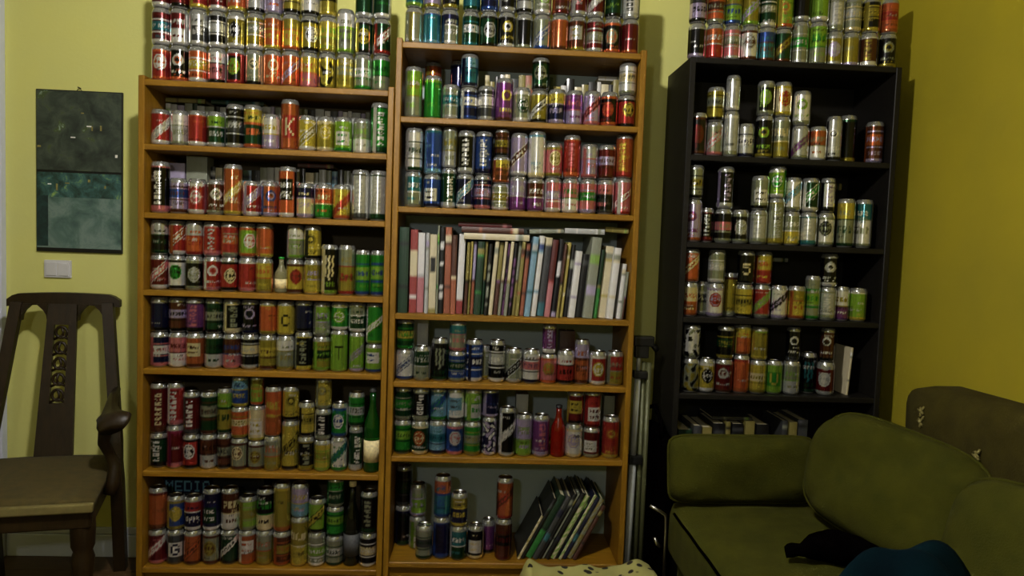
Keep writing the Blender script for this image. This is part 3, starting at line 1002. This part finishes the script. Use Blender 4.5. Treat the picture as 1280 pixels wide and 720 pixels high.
box('dark_tree', -PW + .004, -PW + .042, -.0095, -.0085, -.262, -.085, picture_mat('tree_trunk_print', [(.35, (12, 28, 26)), (.6, (30, 60, 56)), (.75, (90, 120, 110))], 22, 8.3), pic, bev=0)
for s_, (x, z, w, h) in enumerate([(.035, .16, .016, .004), (.045, .153, .005, .016), (.075, .155, .006, .018), (-.02, .12, .016, .004), (-.135, .085, .012, .007), (.012, .205, .01, .004), (.128, .06, .008, .01),
                                   (-.075, -.055, .006, .024), (-.04, -.04, .014, .004), (-.10, -.045, .012, .004), (.035, -.03, .008, .01), (.09, -.05, .006, .01)]):
    box('light_fleck', x - w / 2, x + w / 2, -.0093, -.0086, z - h / 2, z + h / 2, LABM['W'] if s_ % 3 == 0 else MT['worn'], pic, bev=0)
tube('nail', [(0, .003, .292), (0, -.014, .293)], .0022, MT['black'], pic, 8)
tube('hanging_loop', [(-.012, -.004, .279), (0, -.006, .292), (.012, -.004, .279)], .0012, MT['black'], pic, 6)

sw = empty('light_switch', (-.399, 0, 1.043))
tag(sw, 'white plastic double light switch below the calendar', 'light switch')
box('plate', -.046, .046, -.009, 0, -.031, .031, MT['plastic'], sw, bev=.003, seg=2)
for s_ in (-1, 1):
    box('rocker', s_ * .021 - .018, s_ * .021 + .018, -.013, -.008, -.024, .024, MT['plastic'], sw, bev=.002, seg=2)

# ------------------------------------------------------------------ chair
ch = empty('armchair', (-.303, -.205, 0), math.radians(12))
tag(ch, 'dark carved wooden armchair with olive seat beneath the calendar', 'chair')
DW = MT['dark_wood']


def stile_y(z):
    return .105 * max(0, (z - .42)) / .54 + (.06 * max(0, .42 - z) / .42)


def stile_x(z):
    return .190 - .054 * max(0, min(1, (z - .45) / .5))


for s_ in (-1, 1):
    bm = bmesh.new()
    secs = []
    for i in range(15):
        z = .0 + .935 * i / 14
        x, y = s_ * stile_x(z), stile_y(z)
        w, d = (.017, .016) if z > .4 else (.019, .019)
        secs.append([(x - w, y - d, z), (x + w, y - d, z), (x + w, y + d, z), (x - w, y + d, z)])
    add_sweep(bm, secs)
    bm_obj('rear_leg', bm, DW, ch)
# crest rail with drooped ears
bm = bmesh.new()
secs = []
for i in range(21):
    u = -1 + 2 * i / 20
    x = u * .172
    dz = .008 * math.cos(u * PI / 2) - .010 * max(0, abs(u) - .86) / .14
    hh = .024 - .010 * max(0, abs(u) - .86) / .14
    y = .107 + .012 * u * u
    secs.append([(x, y - .015, .943 + dz - hh), (x, y + .015, .943 + dz - hh), (x, y + .015, .943 + dz + hh * .7), (x, y - .015, .943 + dz + hh * .7)])
add_sweep(bm, secs)
bm_obj('crest_rail', bm, DW, ch)
# arched fillets under the crest
for s_ in (-1, 1):
    for t_ in (-1, 1):
        cx = s_ * .086
        bm = bmesh.new()
        xe = cx + t_ * .039
        pts = [(xe, .930), (xe, .872), (xe - t_ * .003, .892), (xe - t_ * .012, .908), (xe - t_ * .034, .930)]
        ys = (.090, .116)
        va = [bm.verts.new((x, ys[0], z)) for x, z in pts]
        vb = [bm.verts.new((x, ys[1], z)) for x, z in pts]
        bm.faces.new(va); bm.faces.new(vb[::-1])
        for k in range(5):
            bm.faces.new((va[k], va[(k + 1) % 5], vb[(k + 1) % 5], vb[k]))
        bm_obj('fillet', bm, DW, ch)


# splat with pierced carving
def splat_half(z):
    return .057 - .014 * (z - .43) / .5


def splat_piece(name, x0, x1, z0, z1, par):
    bm = bmesh.new()
    secs = []
    for k in range(7):
        z = z0 + (z1 - z0) * k / 6
        y = stile_y(z)
        a, b_ = (x0(z) if callable(x0) else x0), (x1(z) if callable(x1) else x1)
        secs.append([(a, y - .008, z), (b_, y - .008, z), (b_, y + .008, z), (a, y + .008, z)])
    add_sweep(bm, secs)
    return bm_obj(name, bm, DW, par)


sp = splat_piece('splat', lambda z: -splat_half(z), lambda z: splat_half(z), .43, .60, ch)
splat_piece('rail', lambda z: -splat_half(z), -.022, .60, .86, sp)
splat_piece('rail', .022, lambda z: splat_half(z), .60, .86, sp)
splat_piece('head', lambda z: -splat_half(z), lambda z: splat_half(z), .86, .93, sp)
for k in range(5):
    zc = .626 + k * .052
    y = stile_y(zc)
    bm = bmesh.new()
    n = 14
    pts = [(.017 * math.cos(2 * PI * i / n), y, zc + .019 * math.sin(2 * PI * i / n)) for i in range(n + 1)]
    add_tube(bm, pts, .0052, 6, False)
    add_tube(bm, [(-.023, y, zc - .024), (0, y, zc - .012), (.023, y, zc - .024)], .005, 6)
    add_tube(bm, [(0, y, zc - .019), (.006 * (-1) ** k, y, zc), (0, y, zc + .019)], .0048, 6)
    bm_obj('carving', bm, DW, sp, True)
# seat
bm = bmesh.new()
secs = []
for i in range(13):
    u = i / 12
    y = .005 - .455 * u
    hw = .19 + .052 * u
    crown = .020 * math.sin(PI * (.1 + .8 * u))
    row = []
    for k in range(9):
        w = -1 + 2 * k / 8
        row.append((w * hw, y, .412 + crown * (1 - w * w) + .012))
    secs.append(row + [(hw, y, .402), (-hw, y, .402)])
add_sweep(bm, secs)
st = bm_obj('seat', bm, MT['seat'], ch, True)
box('front_edge', -.243, .243, -.466, -.449, .396, .422, MT['seat_edge'], st, bev=.006, seg=3, smooth=True)
box('front_apron', -.232, .232, -.449, -.425, .345, .400, DW, ch, bev=.004)
box('rear_apron', -.175, .175, -.012, .012, .345, .402, DW, ch, bev=.003)
for s_ in (-1, 1):
    bm = bmesh.new()
    add_sweep(bm, [[(s_ * (.175 + .045 * u) - .011, -.43 * u, .345), (s_ * (.175 + .045 * u) + .011, -.43 * u, .345), (s_ * (.175 + .045 * u) + .011, -.43 * u, .401), (s_ * (.175 + .045 * u) - .011, -.43 * u, .401)] for u in (0, .5, 1)])
    bm_obj('side_apron', bm, DW, ch)
    bm = bmesh.new()
    xx = s_ * .205
    lp = [(0, .021), (.03, .025), (.06, .020), (.12, .020), (.20, .026), (.25, .031), (.27, .025), (.285, .031), (.34, .033), (.40, .030)]
    add_tube(bm, [(xx, -.415, z) for z, r in lp], [r for z, r in lp], 14)
    bm_obj('front_leg', bm, DW, ch, True)
    # arm: from the stile forward, widening to a flat scrolled paddle
    bm = bmesh.new()
    secs = []
    for (x, y, z, w, t_) in ((.180, .035, .640, .014, .014), (.190, -.05, .632, .016, .015), (.204, -.13, .618, .021, .015), (.220, -.19, .612, .030, .014), (.232, -.235, .614, .042, .015), (.248, -.265, .614, .048, .019), (.250, -.285, .602, .046, .022), (.248, -.292, .588, .036, .016)):
        ring = []
        for k in range(12):
            a_ = 2 * PI * k / 12
            ring.append((s_ * (x + w * math.cos(a_)), y, z + t_ * math.sin(a_) + .25 * w * math.cos(a_)))
        secs.append(ring)
    add_sweep(bm, secs)
    bm_obj('arm', bm, DW, ch, True)
    bm = bmesh.new()
    sup = [(s_ * .226, -.225, .595), (s_ * .214, -.235, .56), (s_ * .208, -.225, .53), (s_ * .220, -.205, .49), (s_ * .234, -.20, .45), (s_ * .232, -.215, .40), (s_ * .222, -.22, .365)]
    add_tube(bm, sup, [.020, .019, .017, .016, .019, .021, .018], 10)
    bm_obj('arm_support', bm, DW, ch, True)


# ------------------------------------------------------------------ cushions, sofa
def cushion_mesh(w, h, t, seed, n=26, p=6, sag=.0, lump=.012):
    """pillow of half sizes w, h and half thickness t in its own x, z plane (y thick)"""
    rs = np.random.RandomState(seed)
    ph = rs.random((6, 3)) * 6
    verts, faces = [], []
    for side in (1, -1):
        for i in range(n + 1):
            for k in range(n + 1):
                u, v = -1 + 2 * k / n, -1 + 2 * i / n
                # rounded square outline
                a = max(abs(u), abs(v), 1e-6)
                q = (abs(u / a) ** p + abs(v / a) ** p) ** (1 / p)
                uu, vv = (u / q, v / q) if q > 1e-6 else (0.0, 0.0)
                th = (max(0, 1 - abs(u) ** 3.2) * max(0, 1 - abs(v) ** 3.2)) ** .42
                b = sum(math.sin(uu * (2 + j) + ph[j, 0]) * math.sin(vv * (2 + j * .7) + ph[j, 1]) for j in range(4)) * lump
                verts.append((uu * w, side * (t * th + b * th), vv * h - sag * (1 - uu * uu) * (vv + 1) / 2))
    m = (n + 1) ** 2
    for s_ in range(2):
        for i in range(n):
            for k in range(n):
                a = s_ * m + i * (n + 1) + k
                f = (a, a + 1, a + n + 2, a + n + 1)
                faces.append(f if s_ == 1 else f[::-1])
    edge = [k for k in range(n + 1)] + [i * (n + 1) + n for i in range(1, n + 1)] + [n * (n + 1) + k for k in range(n - 1, -1, -1)] + [i * (n + 1) for i in range(n - 1, 0, -1)]
    loop = [Vector(verts[e]) for e in edge]
    return verts, faces, loop


def cushion(name, w, h, t, loc, rot, mat, label, seed, cat='cushion', group=None, sag=0.0, p=6, lump=.012):
    v, f, loop = cushion_mesh(w, h, t, seed, sag=sag, p=p, lump=lump)
    bm = bmesh.new()
    vs = [bm.verts.new(q) for q in v]
    for q in f:
        bm.faces.new([vs[i] for i in q])
    bmesh.ops.remove_doubles(bm, verts=bm.verts, dist=1e-5)
    o = bm_obj(name, bm, mat, None, True)
    o.location = loc
    o.rotation_euler = rot
    if label:
        tag(o, label, cat, group)
    bm = bmesh.new()
    pts = [q for i, q in enumerate(loop) if i % 2 == 0]
    add_tube(bm, pts + [pts[0]], .0045, 6, False)
    bm_obj('piping', bm, mat, o, True)
    return o


def soft_box(name, x0, x1, y0, y1, z0, z1, mat, parent, rad=.05, n=18, crown=0.0, seed=0, lump=.006):
    """upholstered block: a subdivided box with rounded edges and a little sag"""
    rs = np.random.RandomState(seed)
    ph = rs.random(8) * 6
    bm = bmesh.new()
    bmesh.ops.create_cube(bm, size=2.0)
    bmesh.ops.subdivide_edges(bm, edges=bm.edges, cuts=n, use_grid_fill=True)
    c = Vector(((x0 + x1) / 2, (y0 + y1) / 2, (z0 + z1) / 2))
    hs = Vector(((x1 - x0) / 2, (y1 - y0) / 2, (z1 - z0) / 2))
    for v in bm.verts:
        p = Vector((v.co.x * hs.x, v.co.y * hs.y, v.co.z * hs.z))
        inner = Vector([max(-(hs[i] - rad), min(hs[i] - rad, p[i])) for i in range(3)])
        d = p - inner
        if d.length > 1e-9:
            p = inner + d.normalized() * rad
        if v.co.z > 0:
            p.z += crown * (1 - v.co.x ** 2) * (1 - v.co.y ** 2)
        p += Vector((0, 0, 1)) * lump * math.sin(p.x * 9 + ph[0]) * math.sin(p.y * 7 + ph[1]) + Vector((1, 0, 0)) * lump * math.sin(p.z * 11 + ph[2]) * math.sin(p.y * 6 + ph[3])
        v.co = c + p
    return bm_obj(name, bm, mat, parent, True)


sofa = empty('sofa', (0, 0, 0))
tag(sofa, 'olive upholstered sofa along the ochre wall beneath the black bookcase', 'sofa')
S_Y0, S_Y1 = -2.2, -.46
box('base', 1.735, 2.48, S_Y0 + .03, S_Y1 - .02, .09, .25, MT['sofa'], sofa, bev=.02, seg=3, smooth=True)
soft_box('seat_cushion', 1.702, 2.40, -1.36, -.455, .235, .42, MT['sofa'], sofa, rad=.045, crown=.012, seed=3)
soft_box('seat_cushion', 1.702, 2.40, S_Y0, -1.365, .235, .42, MT['sofa'], sofa, rad=.045, crown=.012, seed=4)
bk = soft_box('backrest', 2.345, 2.53, S_Y0, -.585, .22, .832, MT['sofa_back'], sofa, rad=.062, seed=6, lump=.004)
for i, (y, z, h) in enumerate(((-.70, .745, .05), (-.93, .68, .07))):
    bm = bmesh.new()
    for k in range(9):
        zz = z + h * (k / 8 - .5)
        add_tube(bm, [(2.343 + .004 * (i == 0), y - .012 * math.sin(k * 2.1), zz - .006), (2.337, y + .006 * math.cos(k * 3.7) - .012, zz), (2.343, y + .014 * math.sin(k * 1.3), zz + .007)], .0035, 5)
    bm_obj('frayed_patch', bm, MT['worn'], bk, True)
tube('seam', [(1.701, -1.34 + .08 * k, .395 - .002 * (k % 2)) for k in range(11)], .004, MT['blackcloth'], sofa, 6)
for (x, y) in ((1.75, S_Y0 + .08), (1.75, -.53), (2.38, S_Y0 + .08), (2.38, -.53)):
    lathe('foot', [(.022, 0), (.03, .085), (.03, .095)], DW, sofa, 12, (x, y, 0))

cushion('cushion', .232, .100, .056, (1.912, -.520, .530), (math.radians(-10), 0, math.radians(2)), MT['sofa'], 'low wide olive cushion against the black bookcase at the sofa end', 11, p=9, lump=.006)
cushion('cushion', .25, .158, .072, (2.170, -.850, .592), (math.radians(-20), math.radians(5), math.radians(-70)), MT['sofa'], 'large rounded olive cushion leaning on the worn sofa back', 12, p=4)
cushion('cushion', .28, .155, .070, (2.195, -1.405, .592), (math.radians(-15), math.radians(-2), math.radians(-80)), MT['sofa'], 'olive cushion nearest the viewer on the sofa, partly out of frame', 13, p=5)


# crumpled cloths
def heap(name, outline, loc, top, mat, label, cat, seed, folds=9, rot=0.0, n=40, group=None):
    """crumpled cloth: a fold-ridged dome over an outline of half sizes, closed underneath"""
    rs = np.random.RandomState(seed)
    a = rs.random((folds, 4))
    bm = bmesh.new()
    w, d = outline
    grid = []
    for i in range(n + 1):
        row = []
        for k in range(n + 1):
            u, v = -1 + 2 * k / n, -1 + 2 * i / n
            q = max(abs(u), abs(v), 1e-6)
            L = math.hypot(u, v)
            sc = q / L if L > 1e-6 else 1
            x, y = u * sc, v * sc
            r = math.hypot(x, y)
            wob = 1 + .10 * math.sin(3 * math.atan2(y, x) + a[0, 0] * 6) + .06 * math.sin(5 * math.atan2(y, x) + a[1, 0] * 6)
            base = max(0, 1 - r ** 2.6) ** .6
            f = 0
            for j in range(folds):
                ang = a[j, 0] * PI
                f += (.5 + .5 * math.sin((x * math.cos(ang) + y * math.sin(ang)) * (3 + 6 * a[j, 1]) + a[j, 2] * 6)) * (.5 + a[j, 3])
            f = 1 - f / folds
            z = top * base * (.55 + .7 * f)
            row.append(bm.verts.new((x * w * wob, y * d * wob, z)))
        grid.append(row)
    for i in range(n):
        for k in range(n):
            bm.faces.new((grid[i][k], grid[i][k + 1], grid[i + 1][k + 1], grid[i + 1][k]))
    ring = [grid[0][k] for k in range(n + 1)] + [grid[i][n] for i in range(1, n + 1)] + [grid[n][k] for k in range(n - 1, -1, -1)] + [grid[i][0] for i in range(n - 1, 0, -1)]
    bm.faces.new(ring[::-1])
    o = bm_obj(name, bm, mat, None, True)
    o.location = loc
    o.rotation_euler = (0, 0, rot)
    tag(o, label, cat, group)
    return o


heap('blanket', (.155, .125), (1.930, -1.33, .440), .225, MT['teal'], 'dark teal crumpled blanket on the sofa seat', 'blanket', 5, rot=.2)
# black garment: a body with a narrow end reaching out over the seat
bm = bmesh.new()
gp = [(1.868, -.935, .447, .010), (1.885, -.938, .449, .016), (1.905, -.940, .450, .017), (1.925, -.935, .456, .026), (1.955, -.935, .462, .036), (1.995, -.945, .464, .038), (2.035, -.96, .462, .036), (2.07, -.985, .458, .030), (2.09, -1.0, .45, .018)]
add_tube(bm, [(x, y, z) for x, y, z, r in gp], [r for *_, r in gp], 16)
bmesh.ops.subdivide_edges(bm, edges=[e for e in bm.edges], cuts=1, use_grid_fill=True)
rs = np.random.RandomState(3)
for v in bm.verts:
    v.co.y += .006 * math.sin(v.co.x * 90 + v.co.z * 60)
    v.co.z += .005 * math.sin(v.co.x * 70 + v.co.y * 80)
    v.co.z = max(v.co.z + .006, .437)
o = bm_obj('garment', bm, MT['blackcloth'], None, True)
tag(o, 'black cloth garment lying on the sofa seat beside the teal blanket', 'garment')

# spotted cloth on the floor in front of the taller bookcase
m, n, l, b = principled('spotted_cloth')
tc = n.new('ShaderNodeTexCoord')
vo = n.new('ShaderNodeTexVoronoi')
vo.inputs['Scale'].default_value = 25
l.new(tc.outputs['Object'], vo.inputs['Vector'])
cr = n.new('ShaderNodeValToRGB')
cr.color_ramp.elements[0].position = .24
cr.color_ramp.elements[0].color = (*lin((24, 18, 10)), 1)
cr.color_ramp.elements[1].position = .31
cr.color_ramp.elements[1].color = (*lin((164, 160, 92)), 1)
l.new(vo.outputs['Distance'], cr.inputs[0])
l.new(cr.outputs[0], b.inputs['Base Color'])
b.inputs['Roughness'].default_value = .9
MT['spotted'] = m
bas = empty('storage_basket', (1.475, -.50, 0))
tag(bas, 'low basket on the floor before the taller pine bookcase', 'basket')
bm = bmesh.new()
for k in range(7):
    zz = .012 + k * .0195
    w, d = .185 + .002 * k, .10 + .002 * k
    pts = [(w * math.copysign(abs(math.cos(a)) ** .35, math.cos(a)), d * math.copysign(abs(math.sin(a)) ** .35, math.sin(a)), zz) for a in [2 * PI * i / 40 for i in range(41)]]
    add_tube(bm, pts, .0115, 6, False)
bm_obj('wicker_wall', bm, MT['pine_x'], bas, True)
box('bottom', -.17, .17, -.09, .09, .001, .012, MT['pine_x'], bas)


def draped(name, loc, mat, label):
    n, m2 = 60, 30
    bm = bmesh.new()
    rs = np.random.RandomState(8)
    g = []
    for i in range(m2 + 1):
        row = []
        for k in range(n + 1):
            u, v = -1 + 2 * k / n, -1 + 2 * i / m2
            x, y = u * .225, v * .135
            over = max(0, abs(u) - .86) / .14, max(0, abs(v) - .82) / .18
            z = .150 + .022 * math.exp(-((u + .90) / .12) ** 2) + .020 * math.exp(-((u - .72) / .25) ** 2) + .004 * math.sin(u * 9 + v * 3) + .003 * math.sin(u * 17 - v * 5)
            z -= .05 * over[0] ** 1.5 + .07 * over[1] ** 1.5
            y += .012 * math.sin(u * 11) * over[1]
            row.append(bm.verts.new((x, y, z)))
        g.append(row)
    for i in range(m2):
        for k in range(n):
            bm.faces.new((g[i][k], g[i][k + 1], g[i + 1][k + 1], g[i + 1][k]))
    o = bm_obj(name, bm, mat, None, True, loc)
    md = o.modifiers.new('cloth thickness', 'SOLIDIFY')
    md.thickness = .004
    tag(o, label, 'blanket')
    return o


draped('blanket', (1.475, -.50, .012), MT['spotted'], 'pale cloth with dark spots spread over the low basket')

# ------------------------------------------------------------------ things in the gap between the bookcases
tp = empty('folded_stand', (0, 0, 0))
tag(tp, 'folded pale grey metal stand with black clamps between the bookcases', 'stand')
A, B = Vector((1.634, -.235, .012)), Vector((1.652, -.20, .84))
ax = (B - A)
tube('pole', [A, A + ax * .55], .0125, MT['pale_tube'], tp, 14)
tube('pole', [A + ax * .55, A + ax * .905], .0105, MT['pale_tube'], tp, 14)
tube('pole', [A + ax * .905, B], .007, MT['pale_tube'], tp, 12)
for f_, hgt in ((.545, .030), (.90, .026), (1.0, .05)):
    c = A + ax * f_
    box('clamp', c.x - .016, c.x + .030, c.y - .018, c.y + .018, c.z - hgt / 2, c.z + hgt / 2, MT['black'], tp, bev=.004, seg=2)
for k, (dx, dy) in enumerate(((.028, .012), (.042, -.004))):
    tube('leg', [A + Vector((dx + .006, dy, 0)), A + ax * .95 + Vector((dx - .006, dy, 0))], .0085, MT['olive_tube'], tp, 10)
hd = box('head', B.x - .022, B.x + .048, B.y - .02, B.y + .02, B.z + .015, B.z + .05, MT['black'], tp, bev=.006, seg=2)
tube('knob', [(B.x + .045, B.y, B.z + .02), (B.x + .062, B.y, B.z + .0)], .009, MT['black'], tp, 10)

bag = empty('bag', (1.725, -.275, 0))
bag.location = (0, 0, 0)
tag(bag, 'slim black bag standing between the folded stand and the black bookcase', 'bag')
soft_box('body', 1.698, 1.748, -.375, -.10, .0, .58, MT['blackcloth'], bag, rad=.026, n=10, seed=21, lump=.003)
tube('strap', [(1.705, -.345, .57), (1.70, -.35, .63), (1.703, -.25, .66), (1.704, -.15, .63), (1.705, -.14, .57)], .007, MT['blackcloth'], bag, 8)
tube('buckle', [(1.688, -.380, .255), (1.697, -.384, .235), (1.708, -.382, .225)], .006, MT['chrome'], bag, 8)

wk = empty('trolley_handle', (0, 0, 0))
wk = tube('steel_rod', [(1.668, -.385, .362), (1.70, -.388, .345), (1.716, -.39, .335), (1.720, -.39, .325), (1.721, -.392, .30), (1.722, -.395, .004)], .0052, MT['chrome'], None, 10)
tag(wk, 'thin bent steel rod standing beside the sofa and black bag', 'rod')
bpy.data.objects.remove(bpy.data.objects['trolley_handle'])


# ------------------------------------------------------------------ lamps (above and behind the frame)
def pendant(loc, power, radius, color, label, shade_r):
    r = empty('ceiling_lamp', loc)
    tag(r, label, 'lamp')
    tube('cord', [(0, 0, .12), (0, 0, ZC - loc[2])], .004, MT['black'], r, 8)
    lathe('canopy', [(.05, ZC - loc[2] - .03), (.05, ZC - loc[2] - .002)], MT['white'], r, 20)
    bm = bmesh.new()
    seg = 32
    prof = [(.02, .13), (shade_r * .55, .12), (shade_r * .9, .085), (shade_r, .05), (shade_r * .985, .05), (shade_r * .88, .082), (shade_r * .53, .113), (.02, .122)]
    rings = [[bm.verts.new((q * math.cos(2 * PI * k / seg), q * math.sin(2 * PI * k / seg), z)) for k in range(seg)] for q, z in prof]
    for i in range(len(rings) - 1):
        for k in range(seg):
            bm.faces.new((rings[i][k], rings[i][(k + 1) % seg], rings[i + 1][(k + 1) % seg], rings[i + 1][k]))
    bm_obj('lamp_shade', bm, MT['white'], r, True)
    lathe('bulb', [(.012, .055), (.014, .09), (.013, .12)], emit('lit_bulb', (255, 240, 210), 4), r, 14)
    point_light('bulb_light', (0, 0, 0), power, radius, color, r)


pendant(LAMP_POS, LAMP_POWER, .045, (1.0, .95, .87), 'white dome ceiling lamp hanging in front of the pine bookcases', .17)
fl_ = empty('floor_lamp', (FLOOR_LAMP_POS[0], FLOOR_LAMP_POS[1], 0))
tag(fl_, 'steel floor lamp with open white shade standing behind the viewer', 'lamp')
zl = FLOOR_LAMP_POS[2]
lathe('base', [(.13, 0), (.13, .015), (.03, .025)], MT['chrome'], fl_, 28)
tube('pole', [(0, 0, .02), (0, 0, zl - .16)], .011, MT['chrome'], fl_, 12)
lathe('lamp_shade', [(.05, zl - .16), (.12, zl - .12), (.16, zl - .085), (.155, zl - .083), (.115, zl - .115), (.05, zl - .15)], MT['white'], fl_, 28)
lathe('bulb', [(.014, zl - .15), (.016, zl - .12), (.012, zl - .10)], emit('lit_lamp_bulb', (255, 244, 220), 4), fl_, 14)
point_light('bulb_light', (0, 0, zl), FLOOR_LAMP_POWER, .07, (1.0, .96, .90), fl_)
